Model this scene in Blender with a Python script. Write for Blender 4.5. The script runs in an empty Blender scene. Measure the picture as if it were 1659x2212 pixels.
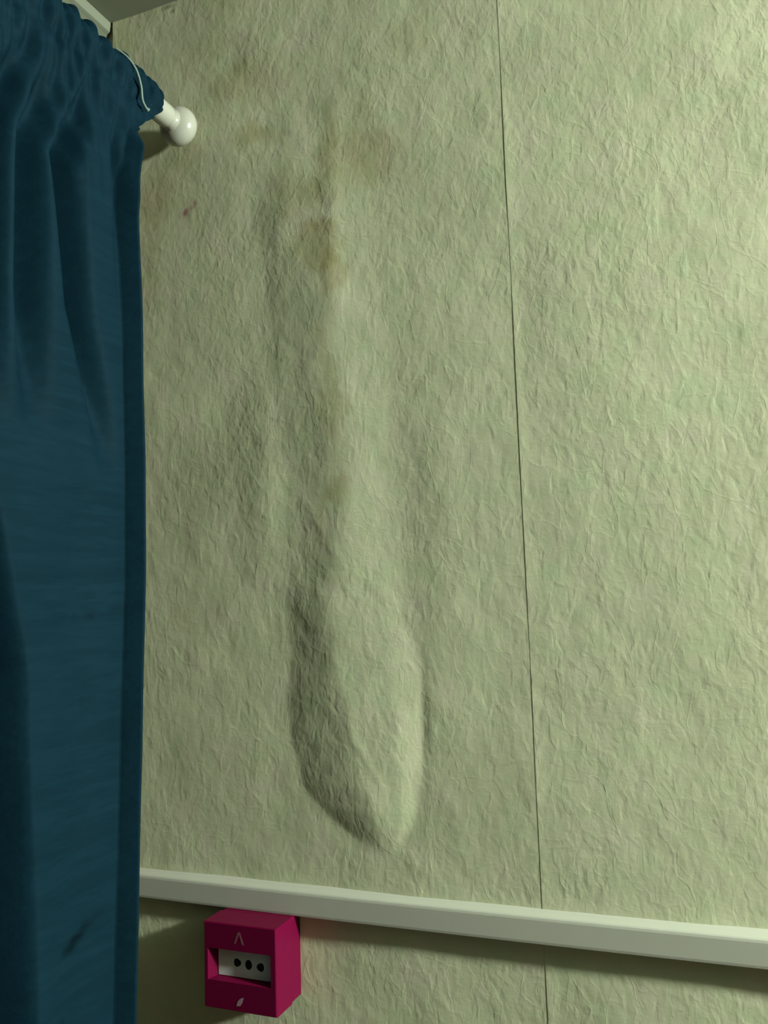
import bpy, bmesh, math
import numpy as np
from mathutils import Vector, Matrix, noise as mnoise

C = bpy.context.scene.collection
SC = bpy.context.scene
Z0 = 1.3            # heights below are measured from just above the dado rail, 1.3 m over the floor

# ------------------------------------------------------------------ camera
YAW, PITCH, ROLL, FPX = 0.3763, 0.1088, -0.0322, 1843.47
cam_data = bpy.data.cameras.new('camera')
cam = bpy.data.objects.new('camera', cam_data)
C.objects.link(cam)
cy, sy, cp, sp, cr, sr = (math.cos(YAW), math.sin(YAW), math.cos(PITCH), math.sin(PITCH), math.cos(ROLL), math.sin(ROLL))
fwd = Vector((-sy*cp, cy*cp, sp))
right = Vector((cy, sy, 0))
up = right.cross(fwd)
r_ = cr*right + sr*up
u_ = -sr*right + cr*up
M = Matrix((r_, u_, -fwd)).transposed().to_4x4()
M.translation = Vector((0.7261, -0.8813, 0.2985 + Z0))
cam.matrix_world = M
cam_data.sensor_fit = 'VERTICAL'
cam_data.sensor_height = 36.0
cam_data.lens = FPX*36.0/2212.0
cam_data.clip_start = 0.02
cam_data.dof.use_dof = True
cam_data.dof.focus_distance = 0.86
cam_data.dof.aperture_fstop = 9.0
SC.camera = cam

# ------------------------------------------------------------------ world, lamp, exposure
world = bpy.data.worlds.new('room_air')
SC.world = world
world.use_nodes = True
bg = world.node_tree.nodes['Background']
bg.inputs[0].default_value = (0.85, 1.0, 0.85, 1)
bg.inputs[1].default_value = 0.02
lamp_data = bpy.data.lights.new('room_lamp', 'POINT')
lamp_data.energy = 345.0
lamp_data.color = (0.905, 1.0, 0.87)
lamp_data.shadow_soft_size = 0.07
lamp = bpy.data.objects.new('room_lamp', lamp_data)
lamp.location = (2.40, -0.40, 0.82 + Z0)
C.objects.link(lamp)
SC.view_settings.view_transform = 'Standard'
SC.view_settings.look = 'None'
SC.view_settings.gamma = 1.0
SC.view_settings.use_curve_mapping = False
SC.view_settings.exposure = 0.0

# ------------------------------------------------------------------ helpers
def sstep(a, b, x):
    t = np.clip((x - a)/(b - a), 0, 1)
    return t*t*(3 - 2*t)

def link(name, mesh, mat=None, parent=None, smooth=False):
    o = bpy.data.objects.new(name, mesh)
    C.objects.link(o)
    if mat is not None:
        mesh.materials.append(mat)
    if parent is not None:
        o.parent = parent
    if smooth:
        mesh.polygons.foreach_set('use_smooth', [True]*len(mesh.polygons))
    return o

def struct(o):
    o['kind'] = 'structure'
    return o

def thing(name, label, cat, loc):
    o = bpy.data.objects.new(name, None)
    o.empty_display_size = 0.05
    o.location = loc
    C.objects.link(o)
    o['label'] = label
    o['category'] = cat
    return o

def box_mesh(name, x0, x1, y0, y1, z0, z1, bevel=0.0, seg=2):
    bm = bmesh.new()
    bmesh.ops.create_cube(bm, size=1)
    for v in bm.verts:
        v.co = Vector((x0 + (v.co.x + .5)*(x1 - x0), y0 + (v.co.y + .5)*(y1 - y0), z0 + (v.co.z + .5)*(z1 - z0)))
    if bevel:
        bmesh.ops.bevel(bm, geom=bm.edges[:], offset=bevel, segments=seg, affect='EDGES', profile=.5)
    me = bpy.data.meshes.new(name)
    bm.to_mesh(me); bm.free()
    return me

def grid_mesh(name, P):
    """P: (rows, cols, 3) array -> quad grid"""
    n, m = P.shape[:2]
    me = bpy.data.meshes.new(name)
    idx = np.arange(n*m).reshape(n, m)
    q = np.stack([idx[:-1, :-1], idx[:-1, 1:], idx[1:, 1:], idx[1:, :-1]], -1).reshape(-1, 4)
    me.vertices.add(n*m)
    me.vertices.foreach_set('co', P.reshape(-1).astype(np.float32))
    me.loops.add(q.size)
    me.loops.foreach_set('vertex_index', q.reshape(-1).astype(np.int32))
    me.polygons.add(len(q))
    me.polygons.foreach_set('loop_start', np.arange(0, q.size, 4, dtype=np.int32))
    me.polygons.foreach_set('loop_total', np.full(len(q), 4, dtype=np.int32))
    me.polygons.foreach_set('use_smooth', np.ones(len(q), dtype=bool))
    me.update(calc_edges=True)
    return me

def lathe(name, prof, seg=40):
    """prof: (distance along axis, radius); axis is local -y"""
    bm = bmesh.new()
    rings = []
    for a, r in prof:
        if r < 1e-6:
            rings.append([bm.verts.new((0, -a, 0))])
        else:
            rings.append([bm.verts.new((r*math.cos(t), -a, r*math.sin(t))) for t in [2*math.pi*k/seg for k in range(seg)]])
    for A, B in zip(rings, rings[1:]):
        for k in range(seg):
            k2 = (k + 1) % seg
            if len(A) == 1 and len(B) == 1: continue
            if len(A) == 1: bm.faces.new((A[0], B[k2], B[k]))
            elif len(B) == 1: bm.faces.new((A[k], A[k2], B[0]))
            else: bm.faces.new((A[k], A[k2], B[k2], B[k]))
    bmesh.ops.recalc_face_normals(bm, faces=bm.faces[:])
    me = bpy.data.meshes.new(name)
    bm.to_mesh(me); bm.free()
    return me

def tube(name, pts, rad, seg=8):
    pts = [Vector(p) for p in pts]
    bm = bmesh.new(); rings = []
    for i, p in enumerate(pts):
        t = (pts[min(i + 1, len(pts) - 1)] - pts[max(i - 1, 0)]).normalized()
        a = t.orthogonal().normalized() if i == 0 else (a - t*a.dot(t)).normalized()
        b = t.cross(a)
        r = rad(i/(len(pts) - 1)) if callable(rad) else rad
        rings.append([bm.verts.new(p + r*(math.cos(k*2*math.pi/seg)*a + math.sin(k*2*math.pi/seg)*b)) for k in range(seg)])
    for A, B in zip(rings, rings[1:]):
        for k in range(seg):
            bm.faces.new((A[k], A[(k + 1) % seg], B[(k + 1) % seg], B[k]))
    bm.faces.new(rings[0][::-1]); bm.faces.new(rings[-1])
    me = bpy.data.meshes.new(name)
    bm.to_mesh(me); bm.free()
    return me

def catmull(pts, n):
    pts = [Vector(p) for p in pts]; out = []
    for i in range(len(pts) - 1):
        p0, p1, p2, p3 = pts[max(i - 1, 0)], pts[i], pts[i + 1], pts[min(i + 2, len(pts) - 1)]
        for k in range(n):
            t = k/n
            out.append(.5*((2*p1) + (-p0 + p2)*t + (2*p0 - 5*p1 + 4*p2 - p3)*t*t + (-p0 + 3*p1 - 3*p2 + p3)*t**3))
    out.append(pts[-1])
    return out

# smooth value noise in numpy (deterministic)
def vnoise(x, y, scale, seed):
    rng = np.random.default_rng(seed)
    T = rng.random((64, 64))
    x = x/scale + 17.3; y = y/scale + 9.1
    xi = np.floor(x).astype(int); yi = np.floor(y).astype(int)
    fx = x - xi; fy = y - yi
    fx = fx*fx*(3 - 2*fx); fy = fy*fy*(3 - 2*fy)
    g = lambda a, b: T[a % 64, b % 64]
    return ((g(xi, yi)*(1 - fx) + g(xi + 1, yi)*fx)*(1 - fy) + (g(xi, yi + 1)*(1 - fx) + g(xi + 1, yi + 1)*fx)*fy)*2 - 1

# ------------------------------------------------------------------ materials
def new_mat(name):
    m = bpy.data.materials.new(name); m.use_nodes = True
    nt = m.node_tree
    return m, nt, nt.nodes['Principled BSDF']

def N(nt, typ, **kw):
    n = nt.nodes.new(typ)
    for k, v in kw.items():
        setattr(n, k, v)
    return n

def simple(name, col, rough=.5, spec=.5, grain=0.0, gscale=60):
    m, nt, b = new_mat(name)
    b.inputs['Roughness'].default_value = rough
    b.inputs['Specular IOR Level'].default_value = spec
    tc = N(nt, 'ShaderNodeTexCoord'); no = N(nt, 'ShaderNodeTexNoise')
    no.inputs['Scale'].default_value = gscale; no.inputs['Detail'].default_value = 4
    nt.links.new(tc.outputs['Object'], no.inputs['Vector'])
    mx = N(nt, 'ShaderNodeMix', data_type='RGBA')
    mx.inputs['A'].default_value = (*[c*(1 - grain) for c in col], 1)
    mx.inputs['B'].default_value = (*[min(1, c*(1 + grain)) for c in col], 1)
    nt.links.new(no.outputs['Fac'], mx.inputs['Factor'])
    nt.links.new(mx.outputs['Result'], b.inputs['Base Color'])
    return m

def math_node(nt, op, a, b=None, c=None):
    n = N(nt, 'ShaderNodeMath', operation=op)
    for i, v in enumerate((a, b, c)):
        if v is None: continue
        if isinstance(v, (int, float)): n.inputs[i].default_value = v
        else: nt.links.new(v, n.inputs[i])
    return n.outputs[0]

def wallpaper_mat():
    m, nt, b = new_mat('embossed_wallpaper')
    b.inputs['Roughness'].default_value = .62
    b.inputs['Specular IOR Level'].default_value = .25
    tc = N(nt, 'ShaderNodeTexCoord')
    def mapped(rot, scl):
        mp = N(nt, 'ShaderNodeMapping')
        mp.inputs['Rotation'].default_value = (0, rot, 0)
        mp.inputs['Scale'].default_value = scl
        nt.links.new(tc.outputs['Object'], mp.inputs['Vector'])
        return mp.outputs[0]
    def noise(vec, scale, detail=3, rough=.5, dist=0.0):
        n = N(nt, 'ShaderNodeTexNoise')
        n.inputs['Scale'].default_value = scale; n.inputs['Detail'].default_value = detail
        n.inputs['Roughness'].default_value = rough; n.inputs['Distortion'].default_value = dist
        nt.links.new(vec, n.inputs['Vector'])
        return n.outputs['Fac']
    plain = mapped(0, (1, 1, 1))
    slant = mapped(math.radians(32), (1.55, 1, .85))       # strokes leaning to the upper right
    # embossed strokes
    strokes = noise(slant, 66, 3, .5, .5)
    chips = noise(plain, 112, 3, .5, .3)
    # worm-like raised lines: thin contours of a slow noise
    w1 = noise(plain, 17, 2, .45, .8)
    line1 = math_node(nt, 'SMOOTH_MIN', math_node(nt, 'MULTIPLY', math_node(nt, 'ABSOLUTE', math_node(nt, 'SUBTRACT', w1, .52)), 26.0), 1.0, .3)
    w2 = noise(slant, 23, 2, .45, 1.0)
    line2 = math_node(nt, 'SMOOTH_MIN', math_node(nt, 'MULTIPLY', math_node(nt, 'ABSOLUTE', math_node(nt, 'SUBTRACT', w2, .47)), 24.0), 1.0, .3)
    patch = noise(plain, 7, 2)
    amp = math_node(nt, 'MULTIPLY_ADD', patch, 1.4, .25)
    h = math_node(nt, 'ADD', math_node(nt, 'MULTIPLY', strokes, 1.0), math_node(nt, 'MULTIPLY', chips, .55))
    h = math_node(nt, 'MULTIPLY', h, amp)
    h = math_node(nt, 'ADD', h, math_node(nt, 'MULTIPLY', line1, -.10))
    h = math_node(nt, 'ADD', h, math_node(nt, 'MULTIPLY', line2, -.09))
    bp = N(nt, 'ShaderNodeBump')
    bp.inputs['Strength'].default_value = 1.0
    bp.inputs['Distance'].default_value = .00060
    nt.links.new(h, bp.inputs['Height'])
    nt.links.new(bp.outputs['Normal'], b.inputs['Normal'])
    # colour: aged cream with faint greenish and yellowish mottling, times the damp stains and the painted bulge shade
    mot = noise(plain, 26, 4, .6)
    cr_ = N(nt, 'ShaderNodeValToRGB')
    cr_.color_ramp.elements[0].position = .32; cr_.color_ramp.elements[0].color = (.52, .565, .370, 1)
    cr_.color_ramp.elements[1].position = .70; cr_.color_ramp.elements[1].color = (.600, .570, .425, 1)
    e = cr_.color_ramp.elements.new(.5); e.color = (.565, .575, .395, 1)
    nt.links.new(mot, cr_.inputs['Fac'])
    at = N(nt, 'ShaderNodeAttribute'); at.attribute_name = 'stain'
    mx = N(nt, 'ShaderNodeMix', data_type='RGBA', blend_type='MULTIPLY')
    mx.inputs['Factor'].default_value = 1
    nt.links.new(cr_.outputs['Color'], mx.inputs['A'])
    nt.links.new(at.outputs['Color'], mx.inputs['B'])
    nt.links.new(mx.outputs['Result'], b.inputs['Base Color'])
    return m

def curtain_mat():
    m, nt, b = new_mat('teal_slub_silk')
    tc = N(nt, 'ShaderNodeTexCoord')
    def noise(scl, scale, detail=3, rough=.5):
        mp = N(nt, 'ShaderNodeMapping'); mp.inputs['Scale'].default_value = scl
        nt.links.new(tc.outputs['Object'], mp.inputs['Vector'])
        n = N(nt, 'ShaderNodeTexNoise')
        n.inputs['Scale'].default_value = scale; n.inputs['Detail'].default_value = detail
        n.inputs['Roughness'].default_value = rough
        nt.links.new(mp.outputs[0], n.inputs['Vector'])
        return n.outputs['Fac']
    slub = noise((1, .10, 1), 260, 3, .6)
    long_ = noise((1, .05, 1), 90, 2, .5)
    blot = noise((1, 1, 1), 9, 3)
    f = math_node(nt, 'MULTIPLY_ADD', math_node(nt, 'MULTIPLY', slub, long_), 1.5, math_node(nt, 'MULTIPLY_ADD', blot, .5, -.12))
    cr_ = N(nt, 'ShaderNodeValToRGB')
    cr_.color_ramp.elements[0].position = .2; cr_.color_ramp.elements[0].color = (.0028, .0135, .0238, 1)
    cr_.color_ramp.elements[1].position = .85; cr_.color_ramp.elements[1].color = (.0045, .0205, .0338, 1)
    nt.links.new(f, cr_.inputs['Fac'])
    at = N(nt, 'ShaderNodeAttribute'); at.attribute_name = 'stain'
    mx = N(nt, 'ShaderNodeMix', data_type='RGBA', blend_type='MULTIPLY')
    mx.inputs['Factor'].default_value = 1
    nt.links.new(cr_.outputs['Color'], mx.inputs['A'])
    nt.links.new(at.outputs['Color'], mx.inputs['B'])
    nt.links.new(mx.outputs['Result'], b.inputs['Base Color'])
    b.inputs['Roughness'].default_value = .65
    b.inputs['Specular IOR Level'].default_value = .03
    bp = N(nt, 'ShaderNodeBump'); bp.inputs['Strength'].default_value = .35; bp.inputs['Distance'].default_value = .0006
    nt.links.new(slub, bp.inputs['Height'])
    nt.links.new(bp.outputs['Normal'], b.inputs['Normal'])
    return m

M_PAPER = wallpaper_mat()
M_CURT = curtain_mat()
M_PLASTER = simple('old_plaster', (.42, .40, .32), .8, .2, .1)
M_TRIM = simple('cream_gloss_paint', (.46, .46, .40), .5, .2, .04, 30)
M_BOARD = simple('trim_paint_shaded', (.11, .125, .085), .5, .3, .06, 30)  # cream board; the shade on its face is put into this darker colour
M_BEAD = simple('trim_paint_lit', (.20, .215, .165), .4, .25, .03, 30)  # brighter tone painted for the lit upper edge of the same strip
M_CEIL = simple('ceiling_paint', (.24, .26, .20), .8, .2, .06, 12)
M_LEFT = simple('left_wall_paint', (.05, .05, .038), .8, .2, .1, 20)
M_FLOOR = simple('brown_carpet', (.16, .12, .08), .95, .1, .3, 300)
M_POLE = simple('white_lacquered_wood', (.40, .40, .345), .22, .5, .03, 30)
M_RED = simple('red_moulded_plastic', (.132, .0022, .031), .45, .08, .05, 40)
M_PLATE = simple('white_printed_plate', (.74, .76, .74), .35, .4, .03, 60)
M_BLACK = simple('black_print', (.010, .012, .016), .5, .3, .05)
M_EMB = simple('worn_pale_print', (.19, .06, .085), .5, .2, .1)
M_SLOT = simple('plug_painted_glint', (.34, .20, .24), .4, .4, .05)  # the plug's reflection is put into this pale colour
M_CORD = simple('pale_cotton_cord', (.17, .23, .20), .85, .1, .15, 400)

# ------------------------------------------------------------------ the room
CEIL = 1.0994 + Z0
wall = struct(link('wall_back', box_mesh('wall_back', -.02, 2.8, 0, .10, 0, CEIL), M_PLASTER))
struct(link('ceiling', box_mesh('ceiling', -.12, 2.8, -2.4, .10, CEIL, CEIL + .08), M_CEIL))
struct(link('floor', box_mesh('floor', -.12, 2.8, -2.4, .10, -.08, 0), M_FLOOR))
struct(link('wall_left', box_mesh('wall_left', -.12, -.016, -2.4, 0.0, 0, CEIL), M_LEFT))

# --- wallpaper: drops of 0.53 m, the second one bulging with damp
BUL = np.array([  # z, left edge, crest, right edge (m), height (m)
    [.905, .240, .285, .350, .0000],
    [.850, .227, .278, .375, .0012],
    [.780, .219, .289, .385, .0020],
    [.690, .231, .305, .393, .0030],
    [.575, .241, .308, .401, .0036],
    [.463, .242, .329, .402, .0036],
    [.382, .243, .326, .405, .0040],
    [.304, .254, .316, .407, .0052],
    [.227, .257, .319, .412, .0062],
    [.150, .256, .337, .412, .0068],
    [.102, .270, .350, .409, .0066],
    [.078, .291, .357, .407, .0058],
    [.060, .314, .362, .401, .0040],
    [.046, .334, .364, .390, .0016],
    [.034, .345, .364, .380, .0000]])
BUL = BUL[::-1]

def bulge(x, z):
    L, T, Rr, Hh = (np.interp(z, BUL[:, 0], BUL[:, k]) for k in (1, 2, 3, 4))
    wob = .003*vnoise(x, z, .045, 5) + .0016*vnoise(x, z, .018, 6)
    x = x + wob
    a = np.clip((x - L)/(T - L), 0, 1)
    low = sstep(.40, .12, z)                                # crisper flank at the foot of the bulge
    rise = (1 - low)*sstep(0, 1, a) + low*(1 - (1 - a)**1.55)
    c = np.clip((x - T)/(Rr - T), 0, 1)
    tail = low*(1 - .66*c - .34*sstep(.62, 1.0, c)) + (1 - low)*(1 - sstep(0, 1, c))
    h = np.where(x < T, rise, tail)*Hh
    return h

def ridge(x, z, x0, z0, x1, z1, w, h):
    dx, dz = x1 - x0, z1 - z0
    ll = dx*dx + dz*dz
    t = np.clip(((x - x0)*dx + (z - z0)*dz)/ll, 0, 1)
    d2 = (x - x0 - t*dx)**2 + (z - z0 - t*dz)**2
    return h*np.exp(-d2/(w*w))*np.sin(np.pi*np.clip(t*.9 + .05, 0, 1))**.6

def relief(x, z):
    h = bulge(x, z)
    # lesser swellings and puckers beside the bulge
    h = h + ridge(x, z, .240, .60, .226, .36, .030, .0015)
    h = h + ridge(x, z, .262, .84, .250, .58, .018, .0007)
    h = h + ridge(x, z, .330, .90, .322, .62, .014, .0010)
    h = h + ridge(x, z, .440, .60, .455, .20, .030, .0010)
    h = h + ridge(x, z, .27, .44, .325, .35, .006, .0003)
    h = h + ridge(x, z, .325, .35, .40, .29, .006, .00025)
    h = h + ridge(x, z, .335, .16, .37, .10, .004, .0005)
    h = h + ridge(x, z, .377, .045, .42, .012, .010, .0004)
    h = h - ridge(x, z, .417, .25, .415, .11, .006, .0008)
    h = h + .0011*vnoise(x, z, .11, 11) + .0005*vnoise(x, z, .05, 12) + .00022*vnoise(x, z, .02, 13)
    return h + .0032

STAINS_AND_SHADE = [  # x, z, rx, rz, strength, colour; some grey ones are painted shade
    (.306, .727, .026, .026, .62, 'b'), (.323, .690, .014, .026, .50, 'b'), (.300, .752, .016, .012, .35, 'b'),
    (.213, .890, .022, .016, .55, 'b'), (.240, .880, .020, .010, .25, 'b'), (.325, .846, .012, .030, .50, 'b'),
    (.374, .820, .036, .028, .50, 'b'), (.350, .870, .030, .030, .22, 'b'), (.277, .796, .036, .026, .36, 'b'),
    (.320, .790, .030, .020, .30, 'b'), (.325, .435, .016, .013, .55, 'b'), (.322, .517, .012, .030, .40, 'b'),
    (.314, .573, .010, .024, .40, 'b'), (.305, .610, .014, .02, .2, 'b'), (.310, .395, .010, .02, .3, 'b'),
    (.072, .830, .030, .030, .42, 'b'), (.062, .730, .020, .05, .30, 'b'), (.114, .294, .020, .016, .25, 'b'),
    (.195, .961, .040, .020, .30, 'b'), (.432, .955, .025, .02, .22, 'b'), (.155, 1.01, .05, .02, .24, 'b'),
    (.110, .885, .030, .030, .25, 'b'), (.225, .955, .05, .03, .2, 'b'),
    (.229, .765, .014, .024, .48, 'g'), (.318, .915, .018, .035, .35, 'g'), (.272, .670, .012, .05, .35, 'g'),
    (.258, .520, .018, .05, .28, 'g'), (.250, .610, .015, .05, .28, 'g'), (.162, .483, .055, .045, .30, 'g'), (.200, .470, .020, .05, .22, 'g'),  # grey blotches; shade of the bulge flank and hollow put into the colour
    (.300, .470, .03, .05, .22, 'g'), (.290, .26, .03, .06, .2, 'g'),  # further shade on the left flank, painted grey
    (.1205, .8045, .0055, .0055, .95, 'r'), (.128, .809, .0035, .003, .6, 'r'), (.134, .814, .0035, .005, .55, 'r'), (.118, .799, .003, .006, .3, 'r'),
    (.102, 1.086, .004, .002, .8, 'k'), (.094, 1.094, .012, .003, .5, 'k'),
]
TINT = {'b': (.70, .62, .46), 'g': (.66, .70, .64), 'r': (.62, .30, .46), 'k': (.30, .28, .22)}

def stain(x, z):  # colour multiplier: real stains plus the shade painted in grey
    col = np.ones(x.shape + (3,))
    for sx, sz, rx, rz, s, k in STAINS_AND_SHADE:
        f = 1 if k in 'bg' else .15
        wx = x + f*(.010*vnoise(x, z, .022, int(sx*1e4) % 97) + .005*vnoise(x, z, .009, 3))
        wz = z + f*(.010*vnoise(x, z, .024, int(sz*1e4) % 89) + .005*vnoise(x, z, .008, 4))
        k_ = 1.25 if k in 'bg' else 1.0
        d = np.sqrt(((wx - sx)/rx)**2 + ((wz - sz)/rz)**2)/k_
        w = min(1, s*1.35)*(1 - sstep(.25, 1.35, d))
        if k == 'b':
            w = w*(.8 + .25*np.exp(-((d - .8)/.25)**2))          # tide mark
        t = np.array(TINT[k])
        col *= 1 - w[..., None]*(1 - t)
    # long faint runs of damp under the stains
    run = sstep(.05, .6, vnoise(x, z*.25, .035, 21))*sstep(.55, .95, z)*sstep(.55, .2, x)
    col *= 1 - run[..., None]*.16*(1 - np.array((.55, .45, .2)))
    return col

SEAM0, DROP = .005, .530
zs = np.concatenate([np.linspace(-Z0 + .001, -.26, 30)[:-1], np.arange(-.26, 1.0994, .003), [1.0992]])
for k, step in enumerate((.003, .003, .009, .02)):
    xa = SEAM0 + k*DROP
    xb = min(xa + DROP, 2.79)
    xs = np.linspace(xa, xb, int(round((xb - xa)/step)) + 1)
    # extra columns for the lapped edges
    xs = np.unique(np.concatenate([xs, xa + np.array([0, .0006, .0014, .0024, .004, .006, .008]), xb - np.array([0, .0006, .0014, .0025, .004])]))
    X, Zg = np.meshgrid(xs, zs)
    h = relief(X, Zg)
    vary = .75 + .5*vnoise(X*0, Zg, .05, 40 + k)
    if k:
        h = h + (.00030*vary + .00002)*np.exp(-((X - xa)/.0056)**2)
    P = np.stack([X, -h, Zg + Z0], -1)
    me = grid_mesh('wallpaper_strip', P)
    colr = stain(X, Zg)
    edge = np.exp(-((xb - X)/.0014)**2)*.12 if k == 0 else X*0
    colr = colr*(1 - edge[..., None])
    ca = me.color_attributes.new('stain', 'FLOAT_COLOR', 'POINT')
    ca.data.foreach_set('color', np.concatenate([colr, np.ones(X.shape + (1,))], -1).reshape(-1).astype(np.float32))
    link('wallpaper_strip', me, M_PAPER, wall)

# --- dado rail (rounded upper edge, slightly bowed as in the room)
def rail_mesh():
    zt, zb, p = -.0089, -.0345, .0160
    prof = [(.001, zt + .0065), (-.0025, zt + .0048), (-p*.5, zt + .0022), (-p + .0012, zt + .0003), (-p + .0002, zt - .0008), (-p - .0004, zt - .003),
            (-p - .0004, zb + .003), (-p, zb + .0006), (-p + .0008, zb), (.001, zb)]
    xs = np.linspace(-.012, 2.78, 60)
    P = np.zeros((len(xs), len(prof), 3))
    for i, x in enumerate(xs):
        bow = .0022*(1 - ((x - .42)/.40)**2) if abs(x - .42) < .40 else 0
        for j, (y, z) in enumerate(prof):
            P[i, j] = (x, y, z - bow*.8 + Z0)
    return grid_mesh('trim_1', P)
rail = struct(link('trim_1', rail_mesh(), M_TRIM))
for p in rail.data.polygons: p.use_smooth = False

# --- board along the head of the left wall, with its bead under the ceiling; light and shade put into their colours
def extrude_y(name, prof, y0, y1):
    bm = bmesh.new()
    A = [bm.verts.new((x, y0, z)) for x, z in prof]
    B = [bm.verts.new((x, y1, z)) for x, z in prof]
    n = len(prof)
    for k in range(n):
        bm.faces.new((A[k], A[(k + 1) % n], B[(k + 1) % n], B[k]))
    bm.faces.new(A[::-1]); bm.faces.new(B)
    bmesh.ops.recalc_face_normals(bm, faces=bm.faces[:])
    me = bpy.data.meshes.new(name); bm.to_mesh(me); bm.free()
    return me
board = struct(link('trim_2', extrude_y('trim_2', [(-.016, CEIL - .0005), (-.004, CEIL - .0005), (-.003, CEIL - .016), (-.011, CEIL - .0365), (-.016, CEIL - .0365)], -2.3, -.004), M_BOARD))
link('bead', extrude_y('bead', [(-.004, CEIL - .0008), (.0025, CEIL - .0008), (.0028, CEIL - .004), (.0012, CEIL - .0145), (-.0028, CEIL - .0165)], -2.3, -.0045), M_BEAD, board)

# ------------------------------------------------------------------ curtain pole
PX, PZ = .1262, .9064
pole_t = thing('curtain_pole', 'white lacquered curtain pole with a rounded knob end near the stained wall', 'curtain pole', (PX, -.0470, PZ + Z0))
link('pole', lathe('pole', [(.002, 0), (.002, .0128), (.0030, .0138), (.0100, .0138), (1.16, .0138), (1.16, 0)], 36), M_POLE, pole_t, True)
R0 = .0248
fin = [(-.0395, 0)]
for k in range(1, 15):
    a = math.pi*k/16
    fin.append((-.0212 - .0183*math.cos(a), R0*math.sin(a)**.92))
fin += [(-.0042, .0140), (-.0030, .0116), (-.0010, .0112), (.0020, .0112), (.0020, 0)]
f_o = link('finial', lathe('finial', fin, 40), M_POLE, pole_t, True)
for yb in (-.22, -1.0):
    br = box_mesh('bracket', -PX - .016, -.012, yb - .008 + .047, yb + .008 + .047, -.010, .006, .002)
    link('bracket', br, M_POLE, pole_t)

# ------------------------------------------------------------------ curtain
cur = thing('curtain', 'dark teal silk curtain gathered on the white pole at the left', 'curtain', (0, 0, Z0))
YS = np.concatenate([np.linspace(0, .26, 210), np.linspace(.26, .92, 200)[1:]])   # distance from the leading edge

VALLEYS = [  # heights z, position y and depth at those heights, half width
    ([.44, .50, .60, .75, .86], [-.182, -.192, -.224, -.242, -.205], [.000, .015, .038, .042, .018], .0140),
    ([.46, .52, .60, .75, .86], [-.283, -.284, -.285, -.284, -.250], [.000, .014, .036, .042, .018], .0150),
    ([.46, .52, .60, .75, .86], [-.330, -.330, -.329, -.328, -.292], [.000, .014, .036, .042, .018], .0145),
    ([.60, .68, .74, .80, .86], [-.168, -.168, -.169, -.171, -.165], [.000, .002, .007, .012, .012], .0060),
    ([.46, .52, .60, .75, .86], [-.372, -.372, -.372, -.372, -.338], [.000, .010, .020, .022, .014], .0120),
]

def fold_x(y, z):
    z0 = float(z[0])
    x = np.zeros_like(y)
    for zz, yy, aa, w in VALLEYS:
        yc = np.interp(z0, zz, yy); a = np.interp(z0, zz, aa)
        if z0 < zz[0]: a = 0
        x = x - a*np.exp(-np.abs((y - yc)/w)**2.3)
    # the wide panel lower down, falling back on its left
    wl = float(sstep(.60, .36, np.array(z0)))
    yl = np.interp(z0, [-1.3, -.05, .25, .45, .60], [-.270, -.273, -.290, -.340, -.36])
    ledge = -.064*sstep(yl + .006, yl - .030, y)
    back = .064*sstep(yl - .07, yl - .13, y)
    mid = -.0035*np.exp(-((y + .225)/.028)**2)
    x = x + wl*(ledge + back + mid)
    x = x + .018*(np.cos(2*np.pi*(y + .42)/.13) - 1)*sstep(-.40, -.46, y)
    # the leading edge turns out towards the room
    ye = edge_y(z0)
    x = x + .0210*np.clip((y - (ye - .0095))/.0095, 0, 1)**.9*float(sstep(.875, .80, np.array(z0)))
    return x + .0010*vnoise(y*2, z, .09, 31)

def edge_y(z):
    return float(np.interp(z, [-1.3, -.098, -.010, .100, .215, .334, .457, .508, .609, .66, .722, .765, .80, .829, .855, .872, .884, .900, .93],
                           [-.1665, -.1655, -.1625, -.1585, -.1555, -.1505, -.150, -.1508, -.1545, -.1565, -.1591, -.1565, -.1510, -.143, -.122, -.101, -.090, -.081, -.079]))

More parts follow.
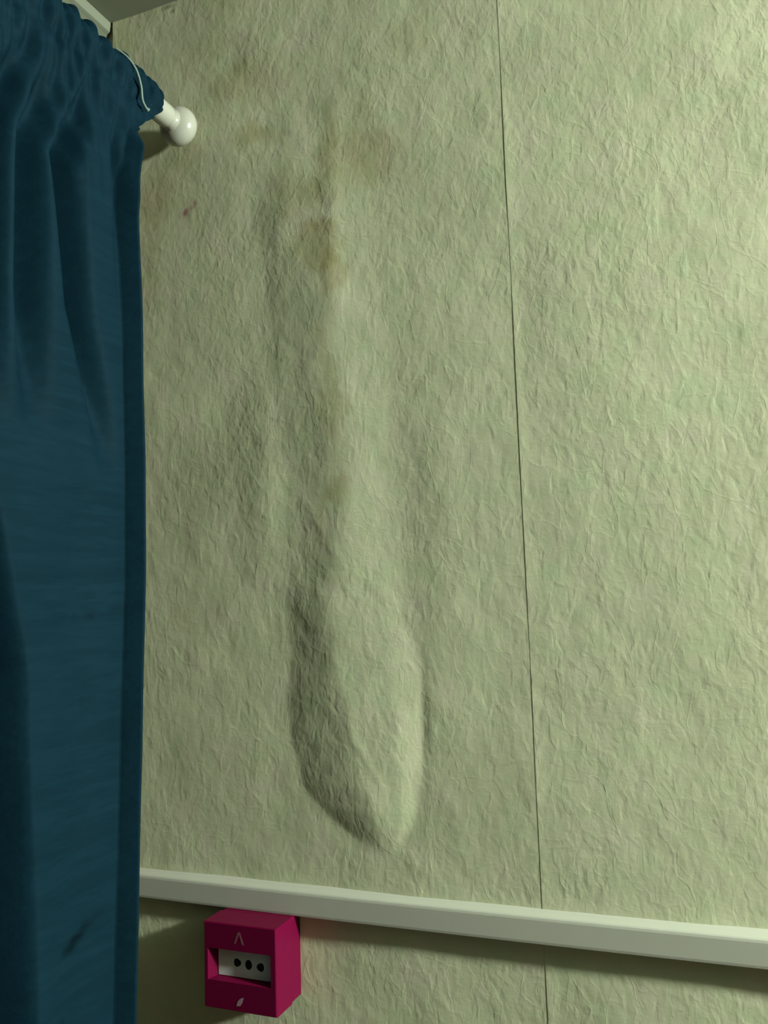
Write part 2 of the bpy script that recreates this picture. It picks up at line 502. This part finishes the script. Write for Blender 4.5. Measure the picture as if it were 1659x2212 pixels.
rows = []   # (kind, value)
for a in np.linspace(0, 1, 10)[:-1]: rows.append(('behind', a))
for a in np.linspace(0, 1, 26)[:-1]: rows.append(('over', a))
zl = np.concatenate([np.linspace(PZ, .70, 60)[:-1], np.linspace(.70, -.30, 150)[:-1], np.linspace(-.30, -1.275, 40)])
for z in zl: rows.append(('hang', z))
P = np.zeros((len(rows), len(YS), 3))
RB = .0185
for i, (k, a) in enumerate(rows):
    if k == 'behind': z = .857 + a*(PZ - .857)
    elif k == 'over': z = PZ + RB*math.sin(math.pi*a)
    else: z = a
    # leading edge position at this height
    ye = edge_y(z)
    u = YS
    # bunch the shift into the first 12 cm
    base = -.13
    y = base - u + (ye - base)*(1 - sstep(0, .12, u))
    ruff = (.0032*np.sin(2*np.pi*y/.0155 + 2.2*np.sin(y*55) + z*40) + .0026*np.sin(2*np.pi*y/.0265 + 1 - z*70) + .0016*vnoise(y*1.0, y*0 + z, .012, 77))
    zz = np.full_like(y, z)
    xr = fold_x(y, zz)
    if k == 'behind':
        x = PX - RB - .0015 + 0*y + .5*ruff
        zr = zz
    elif k == 'over':
        ang = math.pi*(1 - a)
        rr = RB + .0012 + ruff*(.35 + .65*math.sin(ang)) + .0012*np.sin(y*210)*math.sin(ang)
        rr = np.maximum(rr, .0150)
        x = PX + rr*math.cos(ang); zr = PZ + rr*math.sin(ang)
    else:
        hang = float(sstep(.888, .790, z))
        x_head = PX + np.maximum(RB + .0012 + ruff*.9, .0150)
        pinch = -.0030*math.exp(-((z - .878)/.006)**2)
        x = (1 - hang)*(x_head + pinch*(z < .892)) + hang*(PX + .0225 + xr) + .35*ruff*hang*float(sstep(.70, .80, z))
        zr = zz
    P[i, :, 0] = x; P[i, :, 1] = y; P[i, :, 2] = zr
me = grid_mesh('curtain_panel', P)
Yc, Zc = P[..., 1], P[..., 2]
cc = np.ones(Yc.shape)
def blot(y0, z0, ry, rz, slope, s):
    zz = Zc - z0 - slope*(Yc - y0)
    w = .004*vnoise(Yc, Zc, .006, 9)
    d = np.sqrt(((Yc - y0)/ry)**2 + ((zz + w*.4)/rz)**2)
    return 1 - s*(1 - sstep(.35, 1.2, d))
cc = cc*blot(-.226, -.0005, .020, .0065, .42, .60)*blot(-.206, .009, .018, .004, .35, .25)
cc = cc*blot(-.262, -.080, .030, .0035, .62, .55)
cc = cc*blot(-.20, .30, .05, .002, .1, .3)*blot(-.19, .22, .04, .0018, .1, .25)*blot(-.23, .36, .03, .0016, .05, .25)
ca = me.color_attributes.new('stain', 'FLOAT_COLOR', 'POINT')
ca.data.foreach_set('color', np.stack([cc, cc, cc, np.ones_like(cc)], -1).reshape(-1).astype(np.float32))
panel = link('curtain_panel', me, M_CURT, cur)
sol = panel.modifiers.new('cloth thickness', 'SOLIDIFY'); sol.thickness = .0009; sol.offset = 0
# drawcord escaping from the heading
cpts = catmull([(.1330, -.154, .9290), (.1440, -.1475, .9195), (.1500, -.1395, .9075), (.1515, -.1330, .8915), (.1520, -.1310, .8760), (.1530, -.1262, .8690), (.1535, -.1225, .8675)], 8)
link('drawcord', tube('drawcord', cpts, lambda t: .0013 + (.0011 if t > .9 else 0), 10), M_CORD, cur, True)

# ------------------------------------------------------------------ fire alarm call point
W = .088; CX, CZ, CD = .1759, -.0350, .059
cpt = thing('fire_alarm_call_point', 'small square red fire alarm call point mounted under the cream rail', 'fire alarm call point', (CX, 0, CZ - W + Z0))
def L(x, y, z): return (x, -y, W + z)     # local: x from left edge, y out of the wall, z down from the top (negative)
# back box
bm_me = box_mesh('back_box', .0006, W - .0006, -.0245, -.0006, .0006, W - .0006, .0014, 2)
link('back_box', bm_me, M_RED, cpt)
# front cover with the sloping recess
def cover():
    bm = bmesh.new()
    ox = [0, W]; oz = [0, W]
    y0, y1 = -.0250, -CD
    # opening in the front face and at the plate
    fx0, fx1, fz0, fz1 = .0046, .0815, W*.325, W*.695
    gx0, gx1, gz0, gz1 = .0118, .0800, W*.345, W*.662
    gy = -CD + .0105
    def ring(x0, x1, z0, z1, y): return [bm.verts.new(c) for c in ((x0, y, z0), (x1, y, z0), (x1, y, z1), (x0, y, z1))]
    b_ = ring(0, W, 0, W, y0)
    e_ = ring(0, W, 0, W, y1 + .0010)
    s_ = ring(.0010, W - .0010, .0010, W - .0010, y1)
    f_ = ring(fx0, fx1, fz0, fz1, y1)
    g_ = ring(gx0, gx1, gz0, gz1, gy)
    def band(A, B):
        for k in range(4):
            bm.faces.new((A[k], A[(k + 1) % 4], B[(k + 1) % 4], B[k]))
    band(b_, e_); band(e_, s_); band(s_, f_); band(f_, g_)
    bm.faces.new(b_[::-1]); bm.faces.new(g_)
    bmesh.ops.recalc_face_normals(bm, faces=bm.faces[:])
    me = bpy.data.meshes.new('front_cover'); bm.to_mesh(me); bm.free()
    return me, (gx0, gx1, gz0, gz1, gy)
cme, (gx0, gx1, gz0, gz1, gy) = cover()
link('front_cover', cme, M_RED, cpt)
plate = link('press_plate', box_mesh('press_plate', gx0 + .0003, gx1 - .0003, gy - .0012, gy - .0001, gz0 + .0003, gz1 - .0003, .0003, 1), M_PLATE, cpt)
plate['label'] = 'pale press panel with three black marks'
def flat_poly(name, pts, y, t, mat, parent):
    """thin raised print: outline in x, z"""
    bm = bmesh.new()
    A = [bm.verts.new((x, y, z)) for x, z in pts]; B = [bm.verts.new((x, y - t, z)) for x, z in pts]
    n = len(pts)
    bm.faces.new(A); bm.faces.new(B)
    for k in range(n): bm.faces.new((A[k], A[(k + 1) % n], B[(k + 1) % n], B[k]))
    bmesh.ops.recalc_face_normals(bm, faces=bm.faces[:])
    me = bpy.data.meshes.new(name); bm.to_mesh(me); bm.free()
    return link(name, me, mat, parent)
def blob(cx, cz, rx, rz, n=20, pinch=0.0, ang=0.0):
    out = []
    for k in range(n):
        a = 2*math.pi*k/n
        r = 1 + pinch*math.cos(3*(a - ang))
        out.append((cx + rx*r*math.cos(a), cz + rz*r*math.sin(a)))
    return out
zm = (gz0 + gz1)/2
flat_poly('arrow_mark', blob(.0358, zm + .0012, .0044, .0042, 24, .07, 0), gy - .0012, .0002, M_BLACK, plate)
flat_poly('dot_mark', blob(.0497, zm + .0005, .0041, .0050, 24), gy - .0012, .0002, M_BLACK, plate)
flat_poly('arrow_mark', blob(.0642, zm - .0004, .0044, .0042, 24, .07, math.pi), gy - .0012, .0002, M_BLACK, plate)
# worn emblem above and the test key slot below, its reflection painted pale
ex, ez = .0437, W*.845
for pts in ([(-.0064, -.006), (-.0042, -.006), (-.0002, .0030), (-.0006, .0062), (-.0016, .0062)],
            [(-.0008, .0062), (.0012, .0062), (.0060, -.0062), (.0032, -.0062), (.0006, .0022)]):
    flat_poly('emblem', [(ex + a, ez + c) for a, c in pts], -CD, .0002, M_EMB, cpt)
kx, kz = .0440, W*.118
flat_poly('test_key_slot', [(kx - .0044, kz - .0046), (kx + .0004, kz - .0040), (kx + .0028, kz - .0006), (kx + .0046, kz + .0048), (kx + .0004, kz + .0034), (kx - .0026, kz + .0004)], -CD, .0003, M_SLOT, cpt)
